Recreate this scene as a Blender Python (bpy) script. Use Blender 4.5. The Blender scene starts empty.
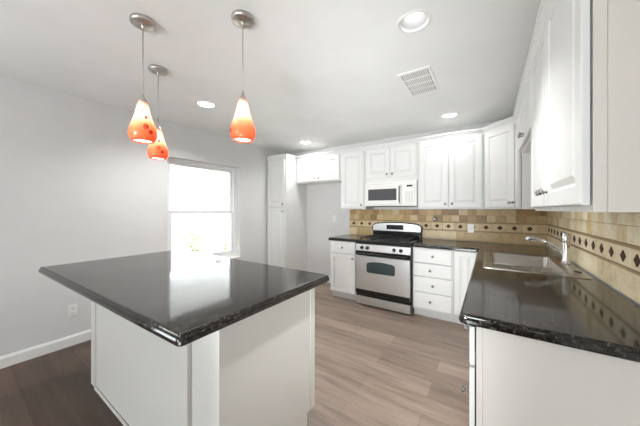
import bpy, bmesh, math, random
from mathutils import Vector, Matrix

random.seed(7)
C = bpy.context.scene
COL = C.collection
PI = math.pi

# ------------------------------------------------------------------ room measures
XL, XR = -3.4225, 0.564          # left and right wall
YB, YF = 3.92, -3.0              # back wall, wall behind the camera
H = 2.473                        # ceiling
CT = 0.914                       # counter height
FY = 3.30                        # face of the back base cabinets
UY = 3.597                       # face of the back wall cabinets
UX = 0.240                       # face of the right wall cabinets
BX = -0.046                      # face of the right base cabinets

# ------------------------------------------------------------------ camera
cam = bpy.data.cameras.new('camera')
cam.sensor_width = 36.0
cam.lens = 251.4 / 640 * 36.0
cam.shift_y = -3.3 / 640
cam.clip_start = 0.02
cam_ob = bpy.data.objects.new('camera', cam)
COL.objects.link(cam_ob)
cam_ob.location = (0, 0, 1.339)
cam_ob.rotation_euler = (PI / 2, 0, 0.5945)
C.camera = cam_ob

# ------------------------------------------------------------------ world, sun, daylight
w = bpy.data.worlds.new('sky')
C.world = w
w.use_nodes = True
bg = w.node_tree.nodes['Background']
bg.inputs['Color'].default_value = (0.93, 0.96, 1.0, 1)
bg.inputs['Strength'].default_value = 10.5

sun = bpy.data.lights.new('sun', 'SUN')
sun.energy = 8.0
sun.angle = math.radians(1.5)
sun_ob = bpy.data.objects.new('sun', sun)
COL.objects.link(sun_ob)
sun_ob.rotation_euler = Vector((-0.55, -0.35, -0.9)).to_track_quat('-Z', 'Y').to_euler()


def area(name, loc, aim, sx, sy, power, color=(1, 1, 1), portal=False):
    l = bpy.data.lights.new(name, 'AREA')
    l.shape = 'RECTANGLE'
    l.size, l.size_y = sx, sy
    l.energy = power
    l.color = color
    if portal:
        l.cycles.is_portal = True
    o = bpy.data.objects.new(name, l)
    COL.objects.link(o)
    o.location = loc
    o.rotation_euler = Vector(aim).to_track_quat('-Z', 'Z').to_euler()
    return o


# sky portals: kitchen window, plus two added unseen windows that brighten the room
area('fill_side_window', (XL - 0.22, -1.8, 1.25), (1, 0, 0), 1.2, 1.7, 1, portal=True)
area('daylight_kitchen_window', (XL - 0.22, 2.14, 1.29), (1, 0, 0), 1.1, 1.45, 1, portal=True)
area('fill_front_window', (-1.5, YF - 0.22, 1.25), (0, 1, 0), 1.6, 1.5, 1, portal=True)
# added fill lights around the camera, brightening the kitchen like a bounced flash
for loc, aim, sz, pw, sp in (((-2.2, -.8, 1.2), (.1, .3, .9), .9, 5, 150), ((-.42, -.7, .55), (-.13, .80, .60), .8, 2.3, 60), ((-.40, -.7, .55), (-.12, .86, .50), .6, 3.1, 42), ((-.36, .0, .62), (-.13, 1, .03), .6, 2.1, 42), ((-1.5, -1.3, 1.5), (-.15, 1, .13), .8, 2.5, 40)):
    fl = area('fill_light', loc, aim, sz, sz, pw, (0.93, 0.975, 1.0))
    fl.data.spread = math.radians(sp)

C.cycles.max_bounces = 20
C.cycles.diffuse_bounces = 14
C.cycles.glossy_bounces = 6
C.view_settings.view_transform = 'Standard'
C.view_settings.look = 'None'
C.view_settings.gamma = 1.0
C.view_settings.use_curve_mapping = False
C.view_settings.exposure = 0.45
CAN_POWER = (9.0, 15.0, 6.5, 2.4)


# ------------------------------------------------------------------ helpers: colour and materials
def lin(hexs):
    hexs = hexs.lstrip('#')
    r = []
    for i in (0, 2, 4):
        c = int(hexs[i:i + 2], 16) / 255
        r.append(c / 12.92 if c <= 0.04045 else ((c + 0.055) / 1.055) ** 2.4)
    return (*r, 1.0)


class NT:
    def __init__(self, m):
        self.t = m.node_tree
        self.n = self.t.nodes
        self.b = self.n.get('Principled BSDF')

    def add(self, typ, **kw):
        nd = self.n.new(typ)
        for k, v in kw.items():
            setattr(nd, k, v)
        return nd

    def link(self, a, b):
        self.t.links.new(a, b)

    def coords(self, scale=(1, 1, 1), rot=(0, 0, 0), loc=(0, 0, 0)):
        tc = self.add('ShaderNodeTexCoord')
        mp = self.add('ShaderNodeMapping')
        mp.inputs['Scale'].default_value = scale
        mp.inputs['Rotation'].default_value = rot
        mp.inputs['Location'].default_value = loc
        self.link(tc.outputs['Object'], mp.inputs['Vector'])
        return mp.outputs['Vector']

    def noise(self, vec, scale, detail=4, rough=0.6):
        nd = self.add('ShaderNodeTexNoise')
        nd.inputs['Scale'].default_value = scale
        nd.inputs['Detail'].default_value = detail
        nd.inputs['Roughness'].default_value = rough
        self.link(vec, nd.inputs['Vector'])
        return nd.outputs['Fac']

    def ramp(self, fac, stops):
        nd = self.add('ShaderNodeValToRGB')
        e = nd.color_ramp.elements
        while len(e) < len(stops):
            e.new(0.5)
        for i, (p, c) in enumerate(stops):
            e[i].position = p
            e[i].color = c
        self.link(fac, nd.inputs['Fac'])
        return nd.outputs['Color']

    def mix(self, fac, a, b, mode='MIX'):
        nd = self.add('ShaderNodeMix', data_type='RGBA', blend_type=mode)
        for sock, v in ((nd.inputs[0], fac), (nd.inputs[6], a), (nd.inputs[7], b)):
            if hasattr(v, 'is_output'):
                self.link(v, sock)
            else:
                sock.default_value = v
        return nd.outputs[2]

    def bump(self, h, strength, dist=0.01):
        nd = self.add('ShaderNodeBump')
        nd.inputs['Strength'].default_value = strength
        nd.inputs['Distance'].default_value = dist
        self.link(h, nd.inputs['Height'])
        self.link(nd.outputs['Normal'], self.b.inputs['Normal'])


def mat(name, color, rough=0.5, metal=0.0, spec=None, emit=None, power=0.0, coat=0.0):
    m = bpy.data.materials.new(name)
    m.use_nodes = True
    b = m.node_tree.nodes['Principled BSDF']
    b.inputs['Base Color'].default_value = color
    b.inputs['Roughness'].default_value = rough
    b.inputs['Metallic'].default_value = metal
    if spec is not None:
        b.inputs['Specular IOR Level'].default_value = spec
    if emit is not None:
        b.inputs['Emission Color'].default_value = emit
        b.inputs['Emission Strength'].default_value = power
    b.inputs['Coat Weight'].default_value = coat
    return m


def painted(name, color, rough, scale=220, strength=0.06, var=0.03):
    """paint: a colour with a faint mottling and an orange-peel bump"""
    m = mat(name, color, rough)
    t = NT(m)
    v = t.coords()
    n = t.noise(v, 1.7, 3)
    lo = tuple(c * (1 - var) for c in color[:3]) + (1,)
    hi = tuple(min(1, c * (1 + var)) for c in color[:3]) + (1,)
    t.link(t.ramp(n, [(0.3, lo), (0.7, hi)]), t.b.inputs['Base Color'])
    t.bump(t.noise(v, scale, 2), strength, 0.003)
    return m


M = {}
M['wall'] = painted('wall_paint', lin('#dcdcdb'), 0.75, 160, 0.10)
M['ceiling'] = painted('ceiling_paint', lin('#eeeeec'), 0.85, 90, 0.22)
M['cab'] = painted('cabinet_paint', lin('#e4e4e2'), 0.35, 300, 0.015, 0.008)
M['trim'] = painted('trim_paint', lin('#ecebe8'), 0.4, 300, 0.02, 0.01)
M['laminate'] = painted('end_panel_laminate', lin('#dcd6cf'), 0.45, 300, 0.02, 0.01)
M['island'] = painted('island_paint', lin('#e0ddd7'), 0.4, 300, 0.02, 0.01)
M['vinyl'] = painted('white_vinyl', lin('#f0f1f2'), 0.35, 300, 0.01, 0.005)
M['dark_gap'] = painted('shadow_gap_filler', lin('#2b2721'), 0.8)
M['plastic'] = painted('white_plastic', lin('#eeedea'), 0.3, 400, 0.005, 0.005)
M['slot'] = painted('socket_slot', lin('#6a675f'), 0.6)


def steel(name, color, rough, sc=(2, 2, 260)):
    m = mat(name, color, rough, 1.0)
    t = NT(m)
    n = t.noise(t.coords(sc), 3, 3)
    lo = tuple(c * 0.93 for c in color[:3]) + (1,)
    t.link(t.ramp(n, [(0.3, lo), (0.7, color)]), t.b.inputs['Base Color'])
    r = t.add('ShaderNodeMapRange')
    r.inputs['To Min'].default_value = rough * 0.8
    r.inputs['To Max'].default_value = rough * 1.2
    t.link(n, r.inputs['Value'])
    t.link(r.outputs['Result'], t.b.inputs['Roughness'])
    return m


M['steel'] = steel('brushed_steel', lin('#e2e2e2'), 0.36)
M['sink'] = steel('sink_steel', lin('#c9c4bd'), 0.26, (160, 3, 3))
M['nickel'] = steel('brushed_nickel', lin('#cbc5bd'), 0.38, (3, 3, 200))
M['knob'] = steel('knob_nickel', lin('#a6a29b'), 0.22, (3, 3, 40))
M['chrome'] = steel('chrome', lin('#dcdcdc'), 0.08, (3, 3, 30))
M['brass'] = steel('aged_brass', lin('#b59a6a'), 0.3, (3, 3, 30))
M['black'] = painted('black_enamel', lin('#141414'), 0.22, 300, 0.01)
M['iron'] = painted('cast_iron', lin('#1a1a1b'), 0.5, 300, 0.1)
M['mwglass'] = painted('microwave_glass', lin('#57565a'), 0.12, 300, 0.0)
M['cord'] = steel('braided_cord', lin('#b5b2ae'), 0.45, (3, 3, 600))


def granite():
    m = mat('black_granite', lin('#1c1a19'), 0.07)
    t = NT(m)
    v = t.coords()
    n1 = t.noise(v, 42, 5, 0.75)
    n2 = t.noise(v, 95, 4, 0.75)
    n3 = t.noise(v, 9, 3, 0.5)
    base = t.ramp(n1, [(0.38, lin('#080808')), (0.52, lin('#1f1b18')), (0.68, lin('#4d453f'))])
    fl = t.ramp(n2, [(0.57, (0, 0, 0, 1)), (0.69, (1, 1, 1, 1))])
    cl = t.ramp(n3, [(0.35, lin('#0f0e0d')), (0.7, lin('#352d27'))])
    c = t.mix(0.35, base, cl)
    c = t.mix(fl, c, lin('#756e65'))
    t.link(c, t.b.inputs['Base Color'])
    r = t.ramp(n2, [(0.3, (0.05,) * 3 + (1,)), (0.8, (0.16,) * 3 + (1,))])
    t.link(r, t.b.inputs['Roughness'])
    t.b.inputs['Specular IOR Level'].default_value = 0.5
    return m


M['granite'] = granite()


def planks(name, cols, groove, rough):
    """boards running along X, 0.18 wide, every board its own tone"""
    m = mat(name, cols[1], rough)
    t = NT(m)
    v = t.coords(loc=(0.37, 0.06, 0))
    br = t.add('ShaderNodeTexBrick', offset=0.37, offset_frequency=2)
    br.inputs['Color1'].default_value = (0, 0, 0, 1)
    br.inputs['Color2'].default_value = (1, 1, 1, 1)
    br.inputs['Mortar'].default_value = (0.5, 0.5, 0.5, 1)
    br.inputs['Scale'].default_value = 1
    br.inputs['Mortar Size'].default_value = 0.0016
    br.inputs['Mortar Smooth'].default_value = 0.2
    br.inputs['Bias'].default_value = 0
    br.inputs['Brick Width'].default_value = 1.22
    br.inputs['Row Height'].default_value = 0.18
    t.link(v, br.inputs['Vector'])
    tone = t.ramp(br.outputs['Color'], [(0, cols[0]), (0.5, cols[1]), (1, cols[2])])
    gv = t.coords(scale=(0.8, 8, 1))
    g1 = t.noise(gv, 2.2, 6, 0.62)
    g2 = t.noise(t.coords(scale=(2, 60, 1)), 3, 3, 0.5)
    grain = t.ramp(g1, [(0.28, (0.56, 0.53, 0.50, 1)), (0.5, (0.98, 0.97, 0.96, 1)), (0.72, (1.3, 1.28, 1.26, 1))])
    c = t.mix(0.85, tone, grain, 'MULTIPLY')
    fine = t.ramp(g2, [(0.3, (0.86, 0.86, 0.86, 1)), (0.6, (1.04, 1.04, 1.04, 1))])
    c = t.mix(0.7, c, fine, 'MULTIPLY')
    c = t.mix(br.outputs['Fac'], c, groove)
    t.link(c, t.b.inputs['Base Color'])
    t.bump(br.outputs['Fac'], -0.25, 0.002)
    return m


M['floor'] = planks('greige_planks', (lin('#7d6d61'), lin('#8b7a6d'), lin('#988679')), lin('#6c5c50'), 0.36)
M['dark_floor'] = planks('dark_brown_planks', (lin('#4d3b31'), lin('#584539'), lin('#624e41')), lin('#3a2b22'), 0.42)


def vcol(name, rough, bump=0.2):
    """tile stone: each tile's own tone comes from the mesh, pits and clouds from noise"""
    m = mat(name, (1, 1, 1, 1), rough)
    t = NT(m)
    a = t.add('ShaderNodeAttribute', attribute_name='tone')
    v = t.coords()
    n = t.noise(v, 18, 6, 0.65)
    n2 = t.noise(v, 70, 3, 0.6)
    k = t.ramp(n, [(0.28, (0.78, 0.72, 0.63, 1)), (0.5, (1.06, 1.06, 1.05, 1)), (0.75, (1.14, 1.14, 1.12, 1))])
    c = t.mix(0.8, a.outputs['Color'], k, 'MULTIPLY')
    pit = t.ramp(n2, [(0.22, (0.55, 0.45, 0.35, 1)), (0.36, (1, 1, 1, 1))])
    c = t.mix(0.7, c, pit, 'MULTIPLY')
    t.link(c, t.b.inputs['Base Color'])
    t.bump(n2, bump, 0.002)
    return m


M['tile'] = vcol('travertine', 0.42)
M['diamond'] = painted('bronze_inlay', lin('#4a2f1f'), 0.7, 200, 0.1, 0.25)
M['pencil'] = painted('stone_pencil_trim', lin('#a98f68'), 0.45, 120, 0.15, 0.15)
M['grout'] = painted('grout', lin('#b8a582'), 0.8, 300, 0.1)

M['lens'] = mat('lamp_lens', (1, 1, 1, 1), 0.4, emit=(1, 0.98, 0.96, 1), power=3.0)
M['bulb'] = mat('pendant_bulb', (1, 1, 1, 1), 0.4, emit=(1, 0.96, 0.92, 1), power=2.2)
M['baffle'] = painted('lamp_reflector', lin('#9a9a9a'), 0.45)


def window_glass():
    m = bpy.data.materials.new('window_glass')
    m.use_nodes = True
    t = NT(m)
    t.n.remove(t.b)
    out = t.n['Material Output']
    tr = t.add('ShaderNodeBsdfTransparent')
    tr.inputs['Color'].default_value = (0.97, 0.985, 0.98, 1)
    gl = t.add('ShaderNodeBsdfGlossy')
    gl.inputs['Roughness'].default_value = 0.02
    fr = t.add('ShaderNodeFresnel')
    fr.inputs['IOR'].default_value = 1.45
    mx = t.add('ShaderNodeMixShader')
    t.link(fr.outputs['Fac'], mx.inputs[0])
    t.link(tr.outputs[0], mx.inputs[1])
    t.link(gl.outputs[0], mx.inputs[2])
    t.link(mx.outputs[0], out.inputs['Surface'])
    return m


M['glass'] = window_glass()


def shade_glass():
    """opal art glass, cream neck running into orange and red"""
    m = bpy.data.materials.new('orange_art_glass')
    m.use_nodes = True
    t = NT(m)
    tc = t.add('ShaderNodeTexCoord')
    sep = t.add('ShaderNodeSeparateXYZ')
    t.link(tc.outputs['Object'], sep.inputs[0])
    v = t.coords(scale=(1, 1, 0.6))
    n = t.noise(v, 26, 4, 0.6)
    ma = t.add('ShaderNodeMath', operation='MULTIPLY_ADD')
    t.link(n, ma.inputs[0])
    ma.inputs[1].default_value = 0.05
    t.link(sep.outputs['Z'], ma.inputs[2])
    mr = t.add('ShaderNodeMapRange')
    mr.inputs['From Min'].default_value = 0.025      # bottom of the shade
    mr.inputs['From Max'].default_value = 0.265      # top of the shade
    t.link(ma.outputs[0], mr.inputs['Value'])
    col = t.ramp(mr.outputs['Result'], [(0.0, lin('#ef7f50')), (0.26, lin('#f49a6e')), (0.42, lin('#f7c3a0')),
                                        (0.56, lin('#faeada')), (0.88, lin('#fbf3ea')), (1.0, lin('#f3a888'))])
    t.link(col, t.b.inputs['Base Color'])
    t.b.inputs['Roughness'].default_value = 0.12
    trn = t.add('ShaderNodeBsdfTranslucent')
    t.link(col, trn.inputs['Color'])
    mx = t.add('ShaderNodeMixShader')
    mx.inputs[0].default_value = 0.45
    t.link(t.b.outputs[0], mx.inputs[1])
    t.link(trn.outputs[0], mx.inputs[2])
    t.link(mx.outputs[0], t.n['Material Output'].inputs['Surface'])
    return m


M['shade'] = shade_glass()
M['motif'] = painted('dark_red_glass_paint', lin('#a8261a'), 0.3)
M['patio'] = painted('pale_concrete', lin('#aaa69e'), 0.9, 30, 0.2, 0.1)
M['post'] = painted('painted_post', lin('#dfe0e2'), 0.6)
M['fence'] = painted('weathered_fence', lin('#a5a29b'), 0.7, 20, 0.1, 0.08)
M['bark'] = painted('bark', lin('#6d5a48'), 0.9, 60, 0.5, 0.2)


def leafy():
    m = mat('leaf', lin('#6f8a4a'), 0.55)
    t = NT(m)
    n = t.noise(t.coords(), 5, 3)
    t.link(t.ramp(n, [(0.3, lin('#7f9462')), (0.55, lin('#a9b583')), (0.75, lin('#c9c596'))]), t.b.inputs['Base Color'])
    return m


M['leaf'] = leafy()


# ------------------------------------------------------------------ helpers: meshes
class MB:
    """collects shapes in one bmesh and links them as ONE object"""

    def __init__(self):
        self.b = bmesh.new()

    def _mi(self, faces, mi):
        for f in faces:
            f.material_index = mi

    def box(self, x0, x1, y0, y1, z0, z1, bevel=0.0, mi=0, seg=2):
        r = bmesh.ops.create_cube(self.b, size=1.0)
        vs = r['verts']
        for v in vs:
            v.co = Vector((x0 + (v.co.x + .5) * (x1 - x0), y0 + (v.co.y + .5) * (y1 - y0), z0 + (v.co.z + .5) * (z1 - z0)))
        fs = list({f for v in vs for f in v.link_faces})
        self._mi(fs, mi)
        if bevel > 0:
            es = list({e for v in vs for e in v.link_edges})
            r = bmesh.ops.bevel(self.b, geom=es, offset=bevel, segments=seg, profile=0.5, affect='EDGES')
            self._mi(r['faces'], mi)
        return self

    def loops(self, rings, mi=0, cap0=False, cap1=False, closed=True, smooth=False):
        R = [[self.b.verts.new(Vector(p)) for p in ring] for ring in rings]
        fs = []
        for a, c in zip(R[:-1], R[1:]):
            n = len(a)
            for i in range(n if closed else n - 1):
                j = (i + 1) % n
                try:
                    fs.append(self.b.faces.new((a[i], a[j], c[j], c[i])))
                except ValueError:
                    pass
        if cap0:
            fs.append(self.b.faces.new(list(reversed(R[0]))))
        if cap1:
            fs.append(self.b.faces.new(R[-1]))
        for f in fs:
            f.material_index = mi
            f.smooth = smooth
        return self

    def lathe(self, prof, seg=24, axis='Z', at=(0, 0, 0), mi=0, smooth=True, cap0=False, cap1=False):
        rings = []
        for r, h in prof:
            ring = []
            for i in range(seg):
                a = 2 * PI * i / seg
                x, y = r * math.cos(a), r * math.sin(a)
                p = {'Z': (x, y, h), 'Y': (x, h, -y), 'X': (h, x, y)}[axis]
                ring.append((p[0] + at[0], p[1] + at[1], p[2] + at[2]))
            rings.append(ring)
        return self.loops(rings, mi, cap0, cap1, True, smooth)

    def tube(self, pts, rad, seg=10, mi=0, caps=True):
        pts = [Vector(p) for p in pts]
        rads = rad if isinstance(rad, (list, tuple)) else [rad] * len(pts)
        rings = []
        up = None
        for i, p in enumerate(pts):
            d = (pts[min(i + 1, len(pts) - 1)] - pts[max(i - 1, 0)]).normalized()
            if up is None:
                up = Vector((0, 0, 1)) if abs(d.z) < 0.9 else Vector((1, 0, 0))
            s = d.cross(up).normalized()
            up = s.cross(d).normalized()
            rings.append([p + (s * math.cos(2 * PI * k / seg) + up * math.sin(2 * PI * k / seg)) * rads[i] for k in range(seg)])
        return self.loops(rings, mi, caps, caps, True, True)

    def build(self, name, m, parent=None, loc=(0, 0, 0), rot=(0, 0, 0)):
        bmesh.ops.recalc_face_normals(self.b, faces=self.b.faces)
        me = bpy.data.meshes.new(name)
        self.b.to_mesh(me)
        self.b.free()
        for x in (m if isinstance(m, (list, tuple)) else [m]):
            me.materials.append(x)
        o = bpy.data.objects.new(name, me)
        COL.objects.link(o)
        o.parent = parent
        o.location = loc
        o.rotation_euler = rot
        return o


def tag(o, label=None, cat=None, group=None, kind=None):
    if label:
        o['label'] = label
    if cat:
        o['category'] = cat
    if group:
        o['group'] = group
    if kind:
        o['kind'] = kind
    return o


def thing(name, label, cat, loc=(0, 0, 0), rz=0.0, group=None):
    o = bpy.data.objects.new(name, None)
    o.empty_display_size = 0.05
    COL.objects.link(o)
    o.location = loc
    o.rotation_euler = (0, 0, rz)
    return tag(o, label, cat, group)


def struct(o):
    o['kind'] = 'structure'
    return o


def round_poly(pts, radii, n=5):
    out = []
    N = len(pts)
    for i, p in enumerate(pts):
        r = radii[i] if isinstance(radii, (list, tuple)) else radii
        p = Vector(p)
        if r <= 0:
            out.append(p)
            continue
        a = (Vector(pts[i - 1]) - p).normalized()
        c = (Vector(pts[(i + 1) % N]) - p).normalized()
        for k in range(n + 1):
            t = k / n
            q0, q1 = p + a * r, p + c * r
            out.append(q0 * (1 - t) ** 2 + p * 2 * t * (1 - t) + q1 * t * t)
    return out


def inset(poly, d):
    """counter-clockwise polygon moved inwards by d"""
    N = len(poly)
    out = []
    for i, p in enumerate(poly):
        e0 = (p - poly[i - 1]).normalized()
        e1 = (poly[(i + 1) % N] - p).normalized()
        n0, n1 = Vector((-e0.y, e0.x)), Vector((-e1.y, e1.x))
        m = (n0 + n1)
        m = m / max(0.2, 1 + n0.dot(n1))
        out.append(p + m * d)
    return out


EDGE = [(0.010, 0.0), (0.003, 0.003), (0.0, 0.009), (0.0, 0.020), (0.003, 0.027), (0.0075, 0.0295), (0.0080, 0.0335),
        (0.0095, 0.0385), (0.0135, 0.0415), (0.018, 0.042)]


def slab(name, pts, radii, label, cat, holes=()):
    """stone slab with a stepped, rounded edge and cut-outs"""
    poly = round_poly(pts, radii)
    mb = MB()
    b = mb.b
    rings = []
    for d, z in EDGE:
        rings.append([b.verts.new((p.x, p.y, CT - 0.042 + z)) for p in inset(poly, d)])
    n = len(poly)
    for a, c in zip(rings[:-1], rings[1:]):
        for i in range(n):
            j = (i + 1) % n
            b.faces.new((a[i], a[j], c[j], c[i]))
    hr = []
    for x0, x1, y0, y1 in holes:
        q = round_poly([Vector(v) for v in ((x0, y0), (x0, y1), (x1, y1), (x1, y0))], 0.04)
        top = [b.verts.new((p.x, p.y, CT)) for p in q]
        bot = [b.verts.new((p.x, p.y, CT - 0.042)) for p in q]
        for i in range(len(q)):
            j = (i + 1) % len(q)
            b.faces.new((top[i], top[j], bot[j], bot[i]))
        hr.append((top, bot))
    for k, ring in ((1, rings[-1]), (0, rings[0])):
        edges = []
        for loop in [ring] + [h[0] if k else h[1] for h in hr]:
            for i in range(len(loop)):
                v0, v1 = loop[i], loop[(i + 1) % len(loop)]
                e = b.edges.get((v0, v1)) or b.edges.new((v0, v1))
                edges.append(e)
        bmesh.ops.triangle_fill(b, edges=edges, use_beauty=True)
    return tag(mb.build(name, M['granite']), label, cat)


def door_mesh(wd, ht, th=0.019, style='raised'):
    """front at y=-th, back at y=0, lower left corner at the origin"""
    mb = MB()
    if style == 'flat':
        prof = [(0, 0), (0, -th + .006), (.002, -th + .002), (.006, -th), (.012, -th)]
    elif style == 'shaker':
        prof = [(0, 0), (0, -th + .003), (.003, -th), (.055, -th), (.057, -th + .011), (.07, -th + .011)]
    else:
        s = min(0.06, wd * 0.24)
        prof = [(0, 0), (0, -th + .005), (.002, -th + .0015), (.006, -th), (s, -th), (s + .004, -th + .003), (s + .007, -th + .009),
                (s + .014, -th + .009), (s + .034, -th + .002), (s + .037, -th + .001)]
    rings = [[(d, y, d), (wd - d, y, d), (wd - d, y, ht - d), (d, y, ht - d)] for d, y in prof]
    mb.loops(rings, 0, True, True)
    return mb


_knob_me = None


def knob(parent, x, z, y=-0.019):
    global _knob_me
    if _knob_me is None:
        o = MB().lathe([(0.009, 0), (0.009, -0.003), (0.0055, -0.005), (0.005, -0.013), (0.011, -0.018), (0.0155, -0.022),
                        (0.0155, -0.026), (0.011, -0.030), (0.004, -0.0315)], 18, 'Y', cap0=True, cap1=True).build('knob', M['knob'], parent)
        _knob_me = o.data
    else:
        o = bpy.data.objects.new('knob', _knob_me)
        COL.objects.link(o)
        o.parent = parent
    o.location = (x, y, z)
    return o


GAP = 0.006


def door(root, x0, x1, z0, z1, kx=None, kz=None, style='raised', name='door'):
    d = door_mesh(x1 - x0, z1 - z0, style=style).build(name, M['cab'], root, (x0, -GAP, z0))
    if kx is not None:
        knob(d, kx - x0, kz - z0)
    return d


CROWN = [(0.0, -0.060), (-0.012, -0.056), (-0.014, -0.036), (-0.026, -0.022), (-0.034, -0.006), (-0.044, 0.0), (-0.044, 0.014), (0.02, 0.014)]


def crown(root, pts, ztop, m=None):
    """moulding swept along pts (local, viewed with the room on the right-hand... front side -y)"""
    pts = [Vector((p[0], p[1])) for p in pts]
    rings = []
    N = len(pts)
    for i, p in enumerate(pts):
        dirs = []
        if i > 0:
            dirs.append((p - pts[i - 1]).normalized())
        if i < N - 1:
            dirs.append((pts[i + 1] - p).normalized())
        ns = [Vector((d.y, -d.x)) for d in dirs]
        nn = ns[0] if len(ns) == 1 else (ns[0] + ns[1]) / (1 + ns[0].dot(ns[1]))
        rings.append([(p.x - nn.x * y, p.y - nn.y * y, ztop + z - 0.014) for y, z in CROWN])
    mb = MB()
    mb.loops(rings, 0, True, True)
    return mb.build('crown_molding', m or M['cab'], root)


# ------------------------------------------------------------------ the room
def quad_strip_wall(name, m, solids):
    mb = MB()
    for s in solids:
        mb.box(*s)
    return struct(mb.build(name, m))


WY0, WY1, WZ0, WZ1 = 1.575, 2.70, 0.55, 2.03       # kitchen window opening
TW = 0.19
quad_strip_wall('wall_left', M['wall'], [
    (XL - TW, XL, YF - 0.2, -2.4, 0, H), (XL - TW, XL, -1.2, WY0, 0, H), (XL - TW, XL, -2.4, -1.2, 0, .4), (XL - TW, XL, -2.4, -1.2, 2.1, H),
    (XL - TW, XL, WY1, YB + 0.15, 0, H),
    (XL - TW, XL, WY0, WY1, 0, WZ0), (XL - TW, XL, WY0, WY1, WZ1, H)])
quad_strip_wall('wall_back', M['wall'], [(XL, XR + 0.15, YB, YB + 0.15, 0, H)])
quad_strip_wall('wall_right', M['wall'], [(XR, XR + 0.15, YF - 0.2, YB, 0, H)])
quad_strip_wall('wall_front', M['wall'], [(XL, -2.3, YF - 0.2, YF, 0, H), (-.7, XR, YF - 0.2, YF, 0, H), (-2.3, -.7, YF - 0.2, YF, 0, .5), (-2.3, -.7, YF - 0.2, YF, 2.0, H)])
FS = 1.0
struct(MB().box(XL, XR, FS, YB, -0.05, 0).build('floor', M['floor']))
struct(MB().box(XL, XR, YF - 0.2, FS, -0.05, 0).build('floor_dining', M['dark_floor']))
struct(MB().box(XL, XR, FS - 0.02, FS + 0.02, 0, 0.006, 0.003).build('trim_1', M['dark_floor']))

CANS = [(-0.38, 1.577), (-2.525, 1.55), (-2.56, 3.354), (-0.402, 3.364)]
CAN_R = 0.078


def ceiling():
    mb = MB()
    b = mb.b
    outer = [b.verts.new(p) for p in ((XL, YF - .2, H), (XR, YF - .2, H), (XR, YB, H), (XL, YB, H))]
    loops = [outer]
    for x, y in CANS:
        loops.append([b.verts.new((x + CAN_R * math.cos(2 * PI * i / 32), y + CAN_R * math.sin(2 * PI * i / 32), H)) for i in range(32)])
    edges = []
    for lp in loops:
        for i in range(len(lp)):
            edges.append(b.edges.new((lp[i], lp[(i + 1) % len(lp)])))
    bmesh.ops.triangle_fill(b, edges=edges, use_beauty=True)
    mb.box(XL - TW, XR + .15, YF - .2, YB + .15, H + .2, H + .3)
    for s in ((XL - TW, XL, YF - .2, YB + .15), (XR, XR + .15, YF - .2, YB + .15), (XL, XR, YB, YB + .15), (XL, XR, YF - .35, YF - .2)):
        mb.box(*s, H, H + .2)
    return struct(mb.build('ceiling', M['ceiling']))


ceiling()


def baseboard(name, x0, x1, y0, y1, axis):
    mb = MB()
    t = 0.014
    prof = [(0, 0), (t, 0), (t, 0.08), (t * .7, 0.09), (t * .35, 0.1), (0, 0.1)]
    if axis == 'left':
        mb.loops([[(x0 + a, y, z) for a, z in prof] for y in (y0, y1)], 0, True, True)
    else:
        mb.loops([[(x, y1 - a, z) for a, z in prof] for x in (x0, x1)], 0, True, True)
    return struct(mb.build(name, M['trim']))


baseboard('baseboard_left', XL, 0, YF, 3.31, 'left')
baseboard('baseboard_back', -2.96, -2.04, 0, YB, 'back')


# ------------------------------------------------------------------ kitchen window, and two windows added behind the camera for fill light
def frame_mb(y0, y1, z0, z1, x0, x1, wd, wtop=None, wbot=None):
    mb = MB()
    wt, wb = wtop or wd, wbot or wd
    mb.box(x0, x1, y0, y0 + wd, z0, z1, .003)
    mb.box(x0, x1, y1 - wd, y1, z0, z1, .003)
    mb.box(x0, x1, y0 + wd, y1 - wd, z1 - wt, z1, .003)
    mb.box(x0, x1, y0 + wd, y1 - wd, z0, z0 + wb, .003)
    return mb


FX = XL - 0.165                                    # outer face of the window frame
win = struct(frame_mb(WY0, WY1, WZ0 + .02, WZ1, FX, FX + .075, .048).build('window_1', M['vinyl']))
ZM = 1.305
lo = struct(frame_mb(WY0 + .048, WY1 - .048, WZ0 + .068, ZM + .026, FX + .037, FX + .066, .048, .05, .055).build('window_sash', M['vinyl'], win))
up = struct(frame_mb(WY0 + .048, WY1 - .048, ZM - .016, WZ1 - .048, FX + .006, FX + .034, .044, .036, .036).build('window_sash', M['vinyl'], win))
struct(MB().box(FX + .049, FX + .053, WY0 + .094, WY1 - .094, WZ0 + .12, ZM - .022).build('window_pane', M['glass'], lo))
struct(MB().box(FX + .018, FX + .022, WY0 + .09, WY1 - .09, ZM + .018, WZ1 - .082).build('window_pane', M['glass'], up))
struct(MB().box(FX + .066, FX + .078, 2.12, 2.17, ZM + .008, ZM + .02, .003).build('sash_lock', M['vinyl'], lo))
struct(MB().box(FX + .06, XL + .02, WY0, WY1, WZ0, WZ0 + .02, .004).build('window_sill', M['trim'], win))

fill_win2 = struct(frame_mb(-2.4, -1.2, .4, 2.1, FX, FX + .075, .045).box(FX, FX + .07, -1.83, -1.77, .44, 2.06, .003).build('fill_window_2', M['vinyl']))  # added unseen side window, lets in sky light for the right wall
struct(MB().box(FX + .03, FX + .034, -2.355, -1.83, .445, 2.055).box(FX + .03, FX + .034, -1.77, -1.245, .445, 2.055).build('window_pane', M['glass'], fill_win2))

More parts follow.
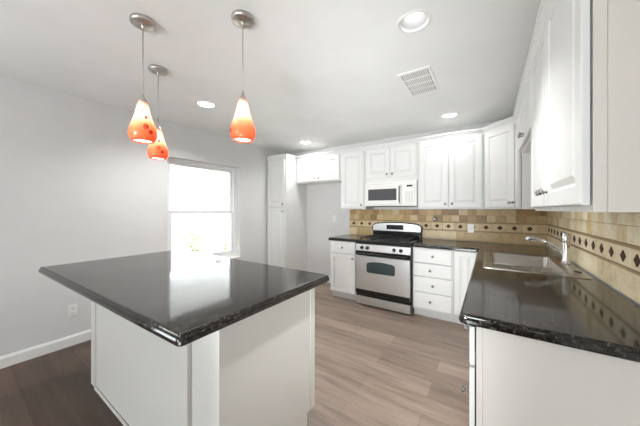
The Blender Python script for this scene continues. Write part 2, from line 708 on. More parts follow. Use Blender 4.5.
fill_win3 = struct(MB().box(-2.3, -2.255, YF - .17, YF - .095, .5, 2.0, .003).box(-.745, -.7, YF - .17, YF - .095, .5, 2.0, .003).box(-2.255, -.745, YF - .17, YF - .095, 1.955, 2.0, .003)
              .box(-2.255, -.745, YF - .17, YF - .095, .5, .545, .003).box(-1.53, -1.47, YF - .165, YF - .1, .545, 1.955, .003).build('fill_window_3', M['vinyl']))  # added unseen front window, in place of a fill softbox
struct(MB().box(-2.255, -1.53, YF - .135, YF - .13, .545, 1.955).box(-1.47, -.745, YF - .135, YF - .13, .545, 1.955).build('window_pane', M['glass'], fill_win3))

# ------------------------------------------------------------------ outdoors beyond the kitchen window
struct(MB().box(-30, XL - TW, -15, 20, -0.25, -0.15).build('ground', M['patio']))
pc = thing('patio_cover', 'pale patio roof on posts outside the kitchen window', 'patio cover', (-6.0, 4.05, -0.15))
for k in (0, -4.2):
    MB().box(-.07, .07, k - .07, k + .07, 0, 2.15, .006).build('post', M['post'], pc)
MB().box(-.09, .09, -5.5, 2.2, 2.15, 2.45, .006).build('beam', M['post'], pc)
MB().box(-.4, 2.35, -5.5, 2.2, 2.45, 2.52, .006).build('roof_panel', M['post'], pc)


def shrub(x, y, hgt, rad, n, label):
    r = thing('shrub', label, 'shrub', (x, y, -0.15), 0, 'shrubs outside the kitchen window')
    mb = MB()
    for k in range(5):
        a = k * 1.3
        mb.tube([(0.03 * math.cos(a), 0.03 * math.sin(a), 0), (0.1 * math.cos(a), 0.1 * math.sin(a), hgt * .4),
                 (rad * .5 * math.cos(a), rad * .5 * math.sin(a), hgt * .8)], [.02, .014, .005], 6)
    mb.build('stem', M['bark'], r)
    mb = MB()
    for k in range(n):
        z = random.uniform(.04, 1.0)
        rr = rad * math.sqrt(random.random()) * (1.05 - .75 * abs(z - .5) ** 1.4 * 1.6)
        a = random.uniform(0, 2 * PI)
        p = Vector((rr * math.cos(a), rr * math.sin(a), z * hgt))
        q = Matrix.Rotation(random.uniform(0, 2 * PI), 3, 'Z') @ Matrix.Rotation(random.uniform(-1.0, 1.0), 3, 'X')
        s = random.uniform(.035, .075)
        vs = [mb.b.verts.new(p + q @ Vector(c)) for c in ((0, 0, 0), (s * .4, s * .6, .01), (0, s * 1.5, 0), (-s * .4, s * .6, .01))]
        mb.b.faces.new(vs)
    mb.build('foliage', M['leaf'], r)


shrub(-6.95, 3.05, 1.0, .42, 900, 'pale green leafy shrub outside the window, farthest left of the three')
shrub(-7.0, 3.95, .85, .40, 800, 'pale green leafy shrub outside the window, middle of the three')
shrub(-6.95, 4.85, .95, .42, 800, 'pale green leafy shrub outside the window, right of the other two')
fc = thing('fence', 'pale board fence beyond the shrubs outside the window', 'fence', (-10.0, 4.5, -0.15))
mb = MB()
for k in range(60):
    mb.box(-.012, .012, -7 + k * .25, -7 + k * .25 + .24, 0.05, 2.15, .004)
mb.build('board_panel', M['fence'], fc)
MB().box(.012, .05, -7, 8, .35, .44).box(.012, .05, -7, 8, 1.4, 1.49).build('rail', M['fence'], fc)


# ------------------------------------------------------------------ wall cabinets
def wall_cabinet(label, loc, rz, wd, dp, z0, z1, doors, crown_pts=None, name='wall_cabinet', under=True, style='raised', side_strip=False):
    """local frame: front at y=0 looking to -y, x to the right; doors = (x0, x1, z0, z1, knob x, knob z)"""
    r = thing(name, label, 'cabinet', (*loc, 0), rz)
    mb = MB().box(0, wd, 0, dp, z0, z1, .002)
    mb.build('body', M['cab'], r)
    if side_strip:
        MB().box(wd, wd + .004, -.0015, .026, z0, z1, .001).box(wd, wd + .0025, .027, dp, z0, z1).build('end_panel', M['laminate'], r)
    for d in doors:
        door(r, *d, style=style)
    crown(r, crown_pts or [(0, 0), (wd, 0)], 2.314)
    return r


ZT = 2.298
DT = 2.238
# tall pantry in the left corner
PX0, PX1, PY = XL + .004, -2.962, 3.322
pw = PX1 - PX0
r = thing('pantry_cabinet', 'tall white pantry cabinet standing in the far left corner', 'cabinet', (PX0, PY, 0))
MB().box(0, pw, 0, YB - PY - .003, .1, ZT, .002).box(.0, pw, .06, YB - PY - .003, 0, .1).build('body', M['cab'], r)
door(r, .02, pw - .025, 1.385, DT - .01, pw - .055, 1.44)
door(r, .02, pw - .025, .13, 1.365, pw - .055, 1.31)
crown(r, [(0, 0), (pw, 0), (pw, .235)], 2.314)

KD = YB - UY - .003
wall_cabinet('short white wall cabinet above the empty fridge gap', (-2.948, UY), 0, .929, KD, 1.818, ZT,
             [(.025, .462, 1.835, DT, .425, 1.885), (.468, .905, 1.835, DT, .505, 1.885)])
wall_cabinet('tall single-door wall cabinet just left of the microwave', (-2.017, UY), 0, .436, KD, 1.345, ZT,
             [(.025, .41, 1.362, DT, .375, 1.412)])
wall_cabinet('short two-door wall cabinet directly above the microwave', (-1.579, UY), 0, .762, KD, 1.745, ZT,
             [(.02, .377, 1.805, DT, .342, 1.855), (.385, .742, 1.805, DT, .42, 1.855)])
wall_cabinet('wide two-door wall cabinet between the microwave and the angled corner cabinet', (-.815, UY), 0, .757, KD, 1.345, ZT,
             [(.02, .376, 1.362, DT, .34, 1.415), (.382, .738, 1.362, DT, .418, 1.415)])

# angled corner cabinet
cx0, cy0 = -.055, UY
cx1, cy1 = UX, UY - (UX + .055)
r = thing('corner_cabinet', 'angled white wall cabinet across the far right corner', 'cabinet', (cx0, cy0, 0))
fw = math.hypot(cx1 - cx0, cy1 - cy0)
mb = MB()
foot = [(p[0] - cx0, p[1] - cy0) for p in ((cx0, cy0), (cx1, cy1), (XR - .003, cy1), (XR - .003, YB - .003), (cx0, YB - .003))]
mb.loops([[(p[0], p[1], z) for p in foot] for z in (1.345, ZT)], 0, True, True)
mb.build('body', M['cab'], r)
for o in (door(r, .022, fw - .022, 1.362, DT, fw - .06, 1.415), crown(r, [(0, 0), (fw, 0)], 2.314)):
    o.matrix_basis = Matrix.Rotation(-PI / 4, 4, 'Z') @ Matrix.Translation(o.location)

RD = XR - UX - .003
# right run, local x runs towards the camera
y1 = cy1 - .002
wall_cabinet('narrow single-door wall cabinet between the corner cabinet and the sink', (UX, y1), -PI / 2, .372, RD, 1.345, ZT,
             [(.02, .352, 1.362, DT, .055, 1.415)])
y2 = y1 - .374
wall_cabinet('short two-door wall cabinet high above the sink', (UX, y2), -PI / 2, y2 - 2.105, RD, 1.848, ZT,
             [(.02, .404, 1.875, DT, .37, 1.925), (.41, y2 - 2.105 - .02, 1.875, DT, .445, 1.925)])
y3 = 2.103
wn = y3 - 1.012
wall_cabinet('large white wall cabinet nearest the camera on the right wall', (UX, y3), -PI / 2, wn, RD, 1.332, ZT,
             [(.02, wn / 2 - .003, 1.352, DT, wn / 2 - .04, 1.42), (wn / 2 + .003, wn - .002, 1.352, DT, wn / 2 + .04, 1.42)], side_strip=True)


# ------------------------------------------------------------------ base cabinets
def base_body(r, wd, dp, toe=True, m=None):
    MB().box(0, wd, 0, dp, .1, CT - .043, .002).box(0, wd, .065, dp, 0, .1).build('body', m or M['cab'], r)


BD = YB - FY - .003
bw = .452
r = thing('base_cabinet', 'small white base cabinet with one drawer, left of the stove', 'cabinet', (-2.037, FY, 0))
base_body(r, bw, BD)
d = door_mesh(bw - .04, .165, style='flat').build('drawer', M['cab'], r, (.02, -GAP, .695))
knob(d, (bw - .04) / 2, .085)
door(r, .02, bw - .02, .115, .68, bw - .055, .63, 'shaker')

bw = .457
r = thing('drawer_cabinet', 'white base cabinet of four drawers, right of the stove', 'cabinet', (-.81, FY, 0))
base_body(r, bw, BD)
for (z0, z1), dx in zip(((.125, .318), (.326, .512), (.520, .678), (.686, .862)), (-.018, .012, -.018, .012)):
    d = door_mesh(bw - .03, z1 - z0, style='flat').build('drawer', M['cab'], r, (.015, -GAP, z0))
    knob(d, (bw - .03) / 2 + dx, (z1 - z0) / 2)

r = thing('corner_base_cabinet', 'white base cabinet with a narrow door, in the corner right of the drawers', 'cabinet', (-.351, FY, 0))
base_body(r, .303, BD)
door(r, .012, .225, .125, .862, style='raised')

# right run: local x runs towards the camera; face at X=BX
SD = XR - BX - .004
ys = 3.296
r = thing('sink_base_cabinet', 'white two-door base cabinet under the steel sink', 'cabinet', (BX, ys, 0), -PI / 2)
ws = ys - 2.16
MB().box(0, ws, 0, .018, .1, CT - .043, .002).box(0, .018, .018, SD, .1, CT - .043).box(ws - .018, ws, .018, SD, .1, CT - .043) \
    .box(.018, ws - .018, .018, SD, .1, .118).box(0, ws, .065, SD, 0, .1).build('body', M['cab'], r)
door(r, .24, .68, .125, .70, .645, .65)
door(r, .686, ws - .02, .125, .70, .72, .65)
d = door_mesh(ws - .26, .15, style='flat').build('false_drawer_front', M['cab'], r, (.24, -GAP, .712))

r = thing('dishwasher', 'white dishwasher under the worktop, left of the sink doors', 'dishwasher', (BX, 2.157, 0), -PI / 2)
MB().box(0, .598, 0, SD, .1, CT - .045, .002).box(0, .598, .06, SD, 0, .1).build('body', M['plastic'], r)
MB().box(.004, .594, -.026, -.001, .11, .74, .004).build('door', M['plastic'], r)
cp = MB().box(.004, .594, -.03, -.001, .745, .866, .004).build('control_panel', M['plastic'], r)
MB().tube([(.08, -.03, .79), (.09, -.052, .79), (.13, -.062, .79), (.47, -.062, .79), (.51, -.052, .79), (.52, -.03, .79)], .009, 8).build('handle', M['steel'], cp)

yn = 1.555
r = thing('base_cabinet', 'white base cabinet at the near end of the right-hand worktop', 'cabinet', (BX, yn, 0), -PI / 2)
wn2 = yn - 1.203
MB().box(0, wn2, 0, SD, .1, CT - .043, .002).box(0, wn2, .065, SD, 0, .1).build('body', M['cab'], r)
MB().box(wn2, wn2 + .004, .0, .022, 0, CT - .043, .001).box(wn2, wn2 + .0015, .024, SD, 0, CT - .043).build('end_panel', M['laminate'], r)
d = door_mesh(wn2 - .022, .155, style='flat').build('drawer', M['cab'], r, (.018, -GAP, .702))
knob(d, (wn2 - .022) / 2, .08)
door(r, .018, wn2 - .004, .115, .69, wn2 - .045, .565, 'raised')

# ------------------------------------------------------------------ worktops
CF = 3.262
slab('worktop', [Vector(p) for p in ((-2.06, CF), (-1.581, CF), (-1.581, YB - .004), (-2.06, YB - .004))], [.02, 0, 0, 0],
     'small black granite worktop left of the stove', 'worktop')
SX0, SX1, SY0, SY1 = -.045, .525, 2.19, 3.05
slab('worktop', [Vector(p) for p in ((-.806, CF), (-.108, CF), (-.108, 1.172), (XR - .013, 1.172), (XR - .013, YB - .014), (-.806, YB - .014))],
     [0, 0.02, 0.03, 0, 0, 0], 'black granite L-shaped worktop with the sink, right of the stove', 'worktop',
     holes=[(SX0 + .03, SX1 - .05, SY0 + .03, SY1 - .03)])
slab('island_worktop', [Vector(p) for p in ((-2.772, .372), (-.862, .432), (-.862, 1.402), (-2.772, 1.402))], [.015, .022, .03, .03],
     'large black granite worktop on the kitchen island', 'worktop')

# ------------------------------------------------------------------ island
IX0, IX1, IY0, IY1 = -2.545, -.922, .64, 1.30
r = thing('kitchen_island', 'white panelled island cabinet under a dark granite top', 'island', (IX0, IY0, 0))
L, D = IX1 - IX0, IY1 - IY0
MB().box(.012, L - .02, .012, D, .1, CT - .043).box(.012, L - .02, .012, D - .075, 0, .1).build('body', M['island'], r)
MB().box(.103, 1.383, -.020, .011, .018, CT - .043, .002).build('front_panel', M['island'], r)
MB().box(1.385, L - .021, .0, .011, 0.0, CT - .043, .001).build('side_panel', M['island'], r)
MB().box(0, .096, -.024, .011, 0, CT - .043, .003).build('corner_post', M['island'], r)
mb = MB()
pl = [(-.016, 0), (D - .075, 0), (D - .075, .1), (D, .1), (D, CT - .043), (-.016, CT - .043)]
mb.loops([[(x, y, z) for y, z in pl] for x in (L - .020, L)], 0, True, True)
mb.box(L - .001, L + .004, D - .045, D, .1, CT - .043, .0015)
mb.build('end_panel', M['island'], r)
MB().box(.103, 1.383, -.032, -.0205, 0, .018, .004).build('shoe_molding', M['island'], r)
for k in range(3):
    # doors on the kitchen side
    x0 = .035 + k * .525
    d = door_mesh(.51, .58).build('door', M['cab'], r, (x0 + .51, D + GAP, .12), (0, 0, PI))
    knob(d, .05, .53)
    d = door_mesh(.51, .14, style='flat').build('drawer', M['cab'], r, (x0 + .51, D + GAP, .715), (0, 0, PI))
    knob(d, .255, .07)


# ------------------------------------------------------------------ tiled backsplashes
def tile_run(name, label, length, loc, rz, phase, z1, pale=False):
    """local x along the wall, front at y=-0.010"""
    mb = MB()
    b = mb.b
    lay = b.loops.layers.float_color.new('tone')
    mb.box(0, length, -.003, 0, CT + .001, z1, 0, 1)
    tones = [lin(h) for h in ('#d8c49c', '#cdb68c', '#dcc9a4', '#c6ab7e', '#d2bd94', '#bd9f70', '#e0cfab')]
    warm = [lin(h) for h in ('#b39465', '#a48253', '#c6ab7c', '#bc9e6f', '#98774b', '#cdb58a', '#ae8c5d', '#c0a374')]
    if pale:  # same tile, palette lightened partly to stand for window light
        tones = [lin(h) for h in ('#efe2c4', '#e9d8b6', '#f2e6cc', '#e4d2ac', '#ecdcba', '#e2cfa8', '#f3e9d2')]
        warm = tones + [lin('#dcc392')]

    def one(x0, x1, za, zb, tone, th=-.010):
        x0, x1 = max(0, x0), min(length, x1)
        if x1 - x0 < .01:
            return
        n0 = len(b.faces)
        mb.box(x0 + .0012, x1 - .0012, th, -.002, za + .0012, zb - .0012, .0018, 0, 1)
        b.faces.ensure_lookup_table()
        for f in b.faces[n0:]:
            for lp in f.loops:
                lp[lay] = tone

    def row(za, zb, wd, off, pal, jitter=0.0):
        x = -off
        while x < length:
            w_ = wd * random.uniform(1 - jitter, 1 + jitter)
            one(x, x + w_, za, zb, random.choice(pal))
            x += w_

    row(CT + .002, 1.043, .25, .11, tones[:5])
    row(1.174, 1.262, .104, .03, warm, .12)
    row(1.262, z1, .104, .08, warm, .12)
    for za in (1.0435, 1.158):
        mb.box(0, length, -.014, -.002, za, za + .014, .003, 2)
    st = .146
    x = phase - st * 1.5
    while x < length:
        one(x, x + st, 1.0585, 1.157, random.choice(tones[:3] + tones[4:5]))
        c = x + st / 2
        if .02 < c < length - .02:
            q = .030
            ring = lambda k, y: [(c - k, y, 1.108), (c, y, 1.108 - k), (c + k, y, 1.108), (c, y, 1.108 + k)]
            mb.loops([ring(q, -.009), ring(q, -.0125), ring(q - .004, -.0145)], 3, False, True)
        x += st
    return tag(mb.build(name, [M['tile'], M['grout'], M['pencil'], M['diamond']], None, loc, (0, 0, rz)), label, 'backsplash')


tile_run('tile_backsplash', 'tan stone tile backsplash behind the stove with a dark diamond border', XR - .012 + 2.022, (-2.022, YB - .0005, 0), 0, -.064, 1.343)
tile_run('tile_backsplash', 'stone tile backsplash, its cream partly painted window light, on the right wall behind the faucet', YB - .002 - .95, (XR - .0005, YB - .002, 0), -PI / 2, -.02, 1.330, True)


# ------------------------------------------------------------------ sockets and the wall valve
def outlet(label, loc, rz, duplex=True, wd=.072, ht=.116):
    r = thing('outlet', label, 'outlet', loc, rz)
    MB().box(-wd / 2, wd / 2, -.006, 0, -ht / 2, ht / 2, .0025).build('cover_plate', M['plastic'], r)
    for z in ((-.026, .026) if duplex else (0,)):
        h = .017 if duplex else .034
        f = MB().box(-.017, .017, -.009, -.0055, z - h, z + h, .003).build('receptacle', M['plastic'], r)
        mb = MB()
        for x in (-.007, .007):
            mb.box(x - .0015, x + .0015, -.0096, -.0085, z - .003, z + .008)
        mb.lathe([(.003, -.0096), (.003, -.0085)], 10, 'Y', (0, 0, z - .009), cap0=True, cap1=True)
        mb.build('slot', M['slot'], f)
    return r


outlet('white wall outlet low on the left wall, beside the island', (XL, .69, .342), PI / 2)
outlet('white outlet set in the diamond border of the tiles', (-.212, YB - .0125, 1.09), 0, False)
outlet('white outlet on the bare wall of the fridge gap', (-2.325, YB, 1.175), 0)
r = thing('gas_valve', 'small round cream knob with a rim darkened as its shadow on the tiles right of the stove', 'valve', (-.654, YB - .0105, 1.208))
MB().lathe([(.030, 0), (.030, -.004), (.026, -.009), (.014, -.012)], 22, 'Y', cap0=True, cap1=True).build('shadow_flange', M['diamond'], r)  # dark colour stands in for the shadow around the knob
MB().lathe([(.018, -.011), (.019, -.022), (.015, -.030), (.008, -.034)], 16, 'Y', cap0=True, cap1=True).build('stem', M['plastic'], r)

# ------------------------------------------------------------------ sink and faucet
r = thing('kitchen_sink', 'stainless steel double-bowl sink set in the right-hand worktop', 'sink', (SX0, SY0, CT))
LX, LY = SX1 - SX0, SY1 - SY0
bx0, bx1, by0, by1 = .055, .475, .065, LY - .065
mb = MB()
o_ = round_poly([Vector(p) for p in ((0, 0), (LX, 0), (LX, LY), (0, LY))], .03)
i_ = round_poly([Vector(p) for p in ((bx0, by0), (bx1, by0), (bx1, by1), (bx0, by1))], .04)
N = len(o_)
mb.loops([[(p.x, p.y, z) for p in q] for q, z in ((o_, .0005), (inset(o_, .003), .0045), (inset(o_, .008), .006), (inset(o_, .012), .0045), (inset(i_, -.006), .0045),
                                                  (i_, .001), (inset(i_, .004), -.01), (inset(i_, .018), -.165), (inset(i_, .04), -.18))], 0, False, True, smooth=True)
mb.build('basin', M['sink'], r)
ym = .44
MB().box(bx0 + .006, bx1 - .006, ym - .012, ym + .012, -.178, -.03, .006).build('bowl_divider', M['sink'], r)
for yy in ((by0 + ym) / 2, (ym + by1) / 2):
    MB().lathe([(.044, 0), (.042, .003), (.03, .002), (.012, .001)], 20, 'Z', ((bx0 + bx1) / 2, yy, -.180), cap1=True).build('drain', M['chrome'], r)
MB().lathe([(.0215, 0), (.0215, .004), (.017, .007), (.005, .008)], 20, 'Z', (LX - .034, .19, .0045), cap1=True).build('hole_cap', M['black'], r)

r = thing('faucet', 'chrome pull-out kitchen faucet standing on the sink ledge', 'faucet', (.490, 2.70, CT + .0062))
MB().lathe([(.032, 0), (.032, .006), (.027, .012), (.0245, .03), (.0235, .15), (.0235, .165)], 24, cap0=True, cap1=True).build('body', M['chrome'], r)
MB().lathe([(.0235, .167), (.0245, .18), (.0235, .215), (.018, .236), (.006, .243)], 24, cap0=True, cap1=True).build('handle_cap', M['chrome'], r)
MB().tube([(0, .004, .215), (0, .03, .226), (0, .07, .245)], [.008, .007, .005], 10).build('lever', M['chrome'], r)
sp = MB().tube([(-.01, 0, .075), (-.035, 0, .105), (-.07, 0, .135), (-.11, 0, .158), (-.15, 0, .172)], [.017, .0165, .016, .0155, .0155], 14).build('spout', M['chrome'], r)
MB().tube([(-.148, 0, .1715), (-.17, 0, .178), (-.205, 0, .182), (-.228, 0, .176), (-.24, 0, .160)], [.0165, .0195, .022, .0215, .019], 14).build('spray_head', M['chrome'], sp)

# ------------------------------------------------------------------ stove
SW = .756
r = thing('gas_stove', 'stainless steel gas stove with black cooktop between the base cabinets', 'stove', (-1.573, 3.226, 0))
SDp = YB - 3.226 - .02
MB().box(0, SW, .035, SDp, .03, CT - .018, .003).box(.03, SW - .03, .06, SDp - .03, 0, .03).build('body', M['black'], r)
dr = MB().box(.010, SW - .008, -.004, .034, .03, .138, .006).build('drawer', M['steel'], r)
MB().box(.012, SW - .012, .004, .033, .142, .176, .004).build('drawer_pull_recess', M['black'], r)
mb = MB().box(.008, SW - .010, -.006, .034, .180, .705, .006, 0)
od = mb.build('oven_door', M['steel'], r)
MB().box(.006, SW - .008, -.009, -.0065, .182, .236, .001).build('lower_trim', M['black'], od)
# arched oven window
wx0, wx1, wz0, wzt, sag = .168, .560, .478, .612, .022
pts = round_poly([Vector(v) for v in ((wx0, wz0), (wx1, wz0), (wx1, wzt), (wx0, wzt))], .035)
pts = [Vector((p.x, p.y + (sag * (1 - ((p.x - wx0) * 2 / (wx1 - wx0) - 1) ** 2) if p.y > (wz0 + wzt) / 2 else 0))) for p in pts]
k = [i for i in range(len(pts)) if pts[i].y > (wz0 + wzt) / 2 and pts[i].x < wx0 + .04][0]
top = [Vector((pts[k - 1].x + (pts[k].x - pts[k - 1].x) * t / 10, 0)) for t in range(1, 10)]
for p in top:
    p.y = wzt + sag * (1 - ((p.x - wx0) * 2 / (wx1 - wx0) - 1) ** 2)
pts = pts[:k] + top + pts[k:]
mb = MB()
cxm = Vector(((wx0 + wx1) / 2, (wz0 + wzt) / 2))
mb.loops([[(p.x, -.0055, p.y) for p in pts], [(p.x, -.0085, p.y) for p in pts], [((p.x - cxm.x) * .95 + cxm.x, -.0085, (p.y - cxm.y) * .93 + cxm.y) for p in pts],
          [((p.x - cxm.x) * .94 + cxm.x, -.0068, (p.y - cxm.y) * .92 + cxm.y) for p in pts]], 0, False, True)
M['ovenglass'] = painted('oven_glass', lin('#3a4346'), 0.10, 300, 0.0)
mb.build('oven_window', M['ovenglass'], od)
hd = MB()
hd.box(.0, SW, -.004, .034, .708, .765, .004)
hd.tube([(.03, -.008, .745), (.045, -.042, .742), (.08, -.05, .741), (SW - .08, -.05, .741), (SW - .045, -.042, .742), (SW - .03, -.008, .745)], .0115, 10)
hd.build('handle', M['black'], od)
cp = MB()
cp.loops([[(x, y, z) for y, z in ((-.010, .768), (-.012, .775), (.006, .862), (.034, .862), (.034, .768))] for x in (.006, SW - .006)], 0, True, True)
cp = cp.build('control_panel', M['steel'], r)
for x in (.100, .182, .548, .636):
    k = MB().lathe([(.024, 0), (.024, -.006), (.019, -.008), (.017, -.030), (.013, -.033)], 20, 'Y', cap0=True, cap1=True)
    k.box(-.004, .004, -.037, -.03, -.016, .016, .001)
    k.build('burner_knob', M['black'], cp, (x, -.004, .815))
MB().box(-.0005, SW + .0005, -.010, SDp - .06, .864, CT + .006, .006).build('cooktop', M['black'], r)
for gx in (.205, .55):
    for gy in (.16, .42):
        mb = MB()
        mb.lathe([(.045, 0), (.045, .008), (.034, .012), (.034, .018), (.01, .02)], 20, 'Z', (gx, gy, CT + .0055), cap0=True, cap1=True)
        mb.build('burner', M['iron'], r)
    g = MB()
    zt = CT + .034
    gw, y0, y1 = .14, .03, .55
    for x in (gx - gw, gx + gw):
        g.box(x - .006, x + .006, y0, y1, zt - .006, zt + .006, .002)
    for y in (y0, (y0 + y1) / 2, y1):
        g.box(gx - gw, gx + gw, y - .006, y + .006, zt - .006, zt + .006, .002)
    for gy in (.16, .42):
        g.box(gx - gw, gx - .035, gy - .005, gy + .005, zt - .005, zt + .009, .002)
        g.box(gx + .035, gx + gw, gy - .005, gy + .005, zt - .005, zt + .009, .002)
        g.box(gx - .005, gx + .005, gy - .12, gy - .035, zt - .005, zt + .009, .002)
        g.box(gx - .005, gx + .005, gy + .035, gy + .12, zt - .005, zt + .009, .002)
    for x in (gx - gw, gx + gw):
        for y in (y0 + .01, y1 - .01):
            g.box(x - .007, x + .007, y - .007, y + .007, CT + .0055, zt)
    g.build('burner_grate', M['iron'], r)
# back guard: black base and arched steel console
MB().box(.008, SW - .004, SDp - .06, SDp, .86, 1.02, .004).build('splash_panel', M['black'], r)


def console_poly(z0, zs, sag, x0, x1, rr):
    p = [Vector((x0, z0)), Vector((x1, z0))]
    q = []
    n = 14
    for k in range(n + 1):
        t = k / n
        q.append(Vector((x1 + (x0 - x1) * t, zs + sag * (1 - (2 * t - 1) ** 2) - (rr if k in (0, n) else 0))))
    return p + q


pl = console_poly(1.005, 1.118, .03, -.002, SW + .002, .03)
mb = MB()
mb.loops([[(p.x, SDp, p.y) for p in pl], [(p.x, SDp - .075, p.y) for p in pl]], 0, True, True)
con = mb.build('console', M['black'], r)
pl2 = console_poly(1.012, 1.108, .028, .016, SW - .016, .02)
MB().loops([[(p.x, SDp - .0745, p.y) for p in pl2], [(p.x, SDp - .080, p.y) for p in pl2]], 0, True, True).build('console_face', M['steel'], con)
ds = MB().box(.24, .50, SDp - .0835, SDp - .0795, 1.035, 1.105, .001).build('clock_display', M['black'], con)
# ------------------------------------------------------------------ microwave
MW, MZ0, MZ1 = .752, 1.392, 1.743
r = thing('microwave', 'white over-the-range microwave hanging above the stove', 'microwave', (-1.573, 3.535, 0))
MB().box(0, MW, .012, YB - 3.535 - .002, MZ0, MZ1, .004).build('body', M['plastic'], r)
MB().box(.01, MW - .01, .02, .36, MZ0 - .008, MZ0 - .0005, .003).build('vent_hood_base', M['iron'], r)
dm = MB().box(.008, .552, -.012, .011, MZ0 + .022, MZ1 - .05, .008).build('door', M['plastic'], r)
wn_ = MB().box(.062, .486, -.0145, -.0115, MZ0 + .082, MZ1 - .105, .002).build('door_window', M['mwglass'], dm)
MB().tube([(.527, -.012, MZ0 + .05), (.529, -.03, MZ0 + .06), (.529, -.036, MZ0 + .09), (.529, -.036, MZ1 - .12), (.529, -.03, MZ1 - .085), (.527, -.012, MZ1 - .075)],
          .008, 8).build('handle', M['slot'], dm)
cpn = MB().box(.558, MW - .02, -.010, .011, MZ0 + .022, MZ1 - .05, .006).build('control_panel', M['plastic'], r)
MB().box(.625, .70, -.012, -.0095, MZ1 - .088, MZ1 - .064, .001).build('display', M['black'], cpn)
M['keys'] = painted('keypad_grey', lin('#d6d5d1'), .5)
mb = MB()
for i in range(5):
    for j in range(3):
        mb.box(.602 + j * .038, .634 + j * .038, -.0108, -.0095, MZ0 + .05 + i * .031, MZ0 + .074 + i * .031, .0005, 0, 1)
mb.build('keypad', M['keys'], cpn)
mb = MB()
for k in range(14):
    mb.box(.03 + k * .05, .07 + k * .05, .0105, .0125, MZ1 - .032, MZ1 - .024)
mb.build('vent_slots', M['keys'], r)

# ------------------------------------------------------------------ ceiling: recessed lamps, air vent, pendants
NAMES = ['large round recessed ceiling light nearest the camera, above the right-hand worktop side',
         'recessed ceiling light between the pendants, above the window side',
         'recessed ceiling light by the tall pantry corner',
         'recessed ceiling light in front of the wide wall cabinet right of the microwave']
for (x, y), lb, pw in zip(CANS, NAMES, CAN_POWER):
    r = thing('recessed_light', lb, 'ceiling light', (x, y, H), 0, 'recessed ceiling lights')
    MB().lathe([(CAN_R - .004, .004), (CAN_R - .002, -.003), (CAN_R + .006, -.006), (.096, -.005), (.102, -.0005)], 36).build('trim_ring', M['trim'], r)
    MB().lathe([(CAN_R - .003, .002), (.066, .05), (.058, .10), (.02, .105), (.001, .105)], 36).build('reflector', M['baffle'], r)
    MB().lathe([(.040, .095), (.052, .062), (.050, .052), (.040, .045), (.022, .041), (.001, .040)], 28).build('bulb', M['lens'], r)
    l = bpy.data.lights.new('recessed_lamp', 'AREA')
    l.shape = 'DISK'
    l.size = .08
    l.energy = pw
    l.spread = math.radians(100 if x > -1 and y < 3 else 165)
    l.color = (0.985, .99, 1)
    lo_ = bpy.data.objects.new('recessed_lamp', l)
    COL.objects.link(lo_)
    lo_.parent = r
    lo_.location = (0, 0, .037)

r = thing('ceiling_vent', 'white rectangular louvered air vent in the ceiling', 'vent', (-.52, 2.362, H))
vw, vl = .13, .245
MB().box(-vw, vw, -vl, -vl + .03, -.008, -.0005, .003).box(-vw, vw, vl - .03, vl, -.008, -.0005, .003).box(-vw, -vw + .025, -vl + .03, vl - .03, -.008, -.0005, .003) \
    .box(vw - .025, vw, -vl + .03, vl - .03, -.008, -.0005, .003).build('frame', M['trim'], r)
M['ventback'] = painted('vent_duct_grey', lin('#8d8b86'), .8)
MB().box(-vw + .024, vw - .024, -vl + .029, vl - .029, -.0016, -.0006).build('backing', M['ventback'], r)
mb = MB()
for k in range(1, 4):
    y = -vl + .03 + k * (2 * vl - .06) / 4
    mb.box(-vw + .025, vw - .025, y - .006, y + .006, -.0075, -.002, .001)
n = 13
for k in range(n):
    x = -vw + .03 + (k + .5) * (2 * vw - .06) / n
    vs = [(x - .005, -.0072), (x + .004, -.0022), (x + .005, -.003), (x - .004, -.008)]
    mb.loops([[(a, y, z) for a, z in vs] for y in (-vl + .03, vl - .03)], 0, True, True)
mb.build('louver', M['trim'], r)

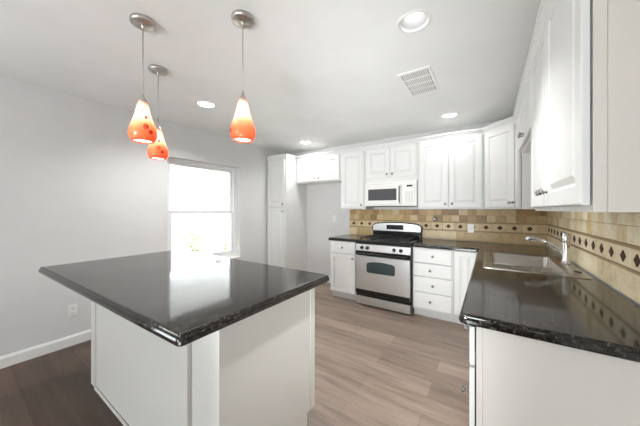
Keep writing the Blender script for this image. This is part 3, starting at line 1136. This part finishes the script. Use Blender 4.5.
PENDANTS = [(-1.728, .656, 'front left pendant lamp with a cream and orange glass shade, over the island', -.15),
            (-1.211, .977, 'right pendant lamp with an orange glass shade, hanging apart from the other two', -2.25),
            (-2.217, .948, 'rear left pendant lamp with an orange shade, partly behind the front left pendant', -.35)]
for x, y, lb, ma in PENDANTS:
    r = thing('pendant_lamp', lb, 'pendant lamp', (x, y, 1.747), 0, 'pendant lamps over the island')
    hz = H - 1.747
    MB().lathe([(.066, hz - .0005), (.067, hz - .014), (.064, hz - .022), (.05, hz - .026), (.012, hz - .028), (.008, hz - .04), (.004, hz - .05)], 32, cap0=True, cap1=True).build('canopy', M['nickel'], r)
    MB().tube([(0, 0, hz - .045), (0, 0, .28)], .0028, 8).build('cord', M['cord'], r)
    MB().lathe([(.004, .292), (.007, .285), (.010, .270), (.017, .255), (.025, .240), (.026, .234), (.012, .233)], 24, cap0=True, cap1=True).build('socket_cap', M['nickel'], r)
    out = [(.0235, .238), (.030, .215), (.038, .180), (.048, .140), (.061, .100), (.070, .070), (.0725, .050), (.070, .030), (.062, .010), (.055, .0)]
    inn = [(a - .0035, z + (.001 if i == len(out) - 1 else 0)) for i, (a, z) in enumerate(out)][::-1]
    sh = MB().lathe(out + inn, 40).build('glass_shade', M['shade'], r)
    # painted swirls on the glass

    def surf(a, z):
        for (r0, z0), (r1, z1_) in zip(out[:-1], out[1:]):
            if z1_ <= z <= z0:
                t = (z - z1_) / (z0 - z1_)
                rr = r1 + (r0 - r1) * t
                return Vector((rr * 1.003 * math.cos(a), rr * 1.003 * math.sin(a), z))
        return Vector((0.07 * math.cos(a), .07 * math.sin(a), z))

    for (da, z0, sz) in ((0, .076, .019), (.34, .048, .014), (.1, .135, .010)):
        mb = MB()
        mb.tube([surf(ma + da + sz * (1 - .09 * t / 4) * .8 / .07 * math.cos(t * PI / 8), z0 + sz * (1 - .09 * t / 4) * math.sin(t * PI / 8)) for t in range(37)], .0022, 6)
        mb.build('painted_swirl', M['motif'], sh)
    MB().lathe([(.001, .004), (.03, .005), (.047, .008), (.0505, .014), (.045, .03), (.028, .045), (.012, .06), (.010, .1)], 24, cap1=True).build('bulb', M['bulb'], r)
    l = bpy.data.lights.new('pendant_glow', 'POINT')
    l.energy = 0.85
    l.shadow_soft_size = .02
    l.color = (1, .93, .84)
    lo_ = bpy.data.objects.new('pendant_glow', l)
    COL.objects.link(lo_)
    lo_.parent = r
    lo_.location = (0, 0, .125)
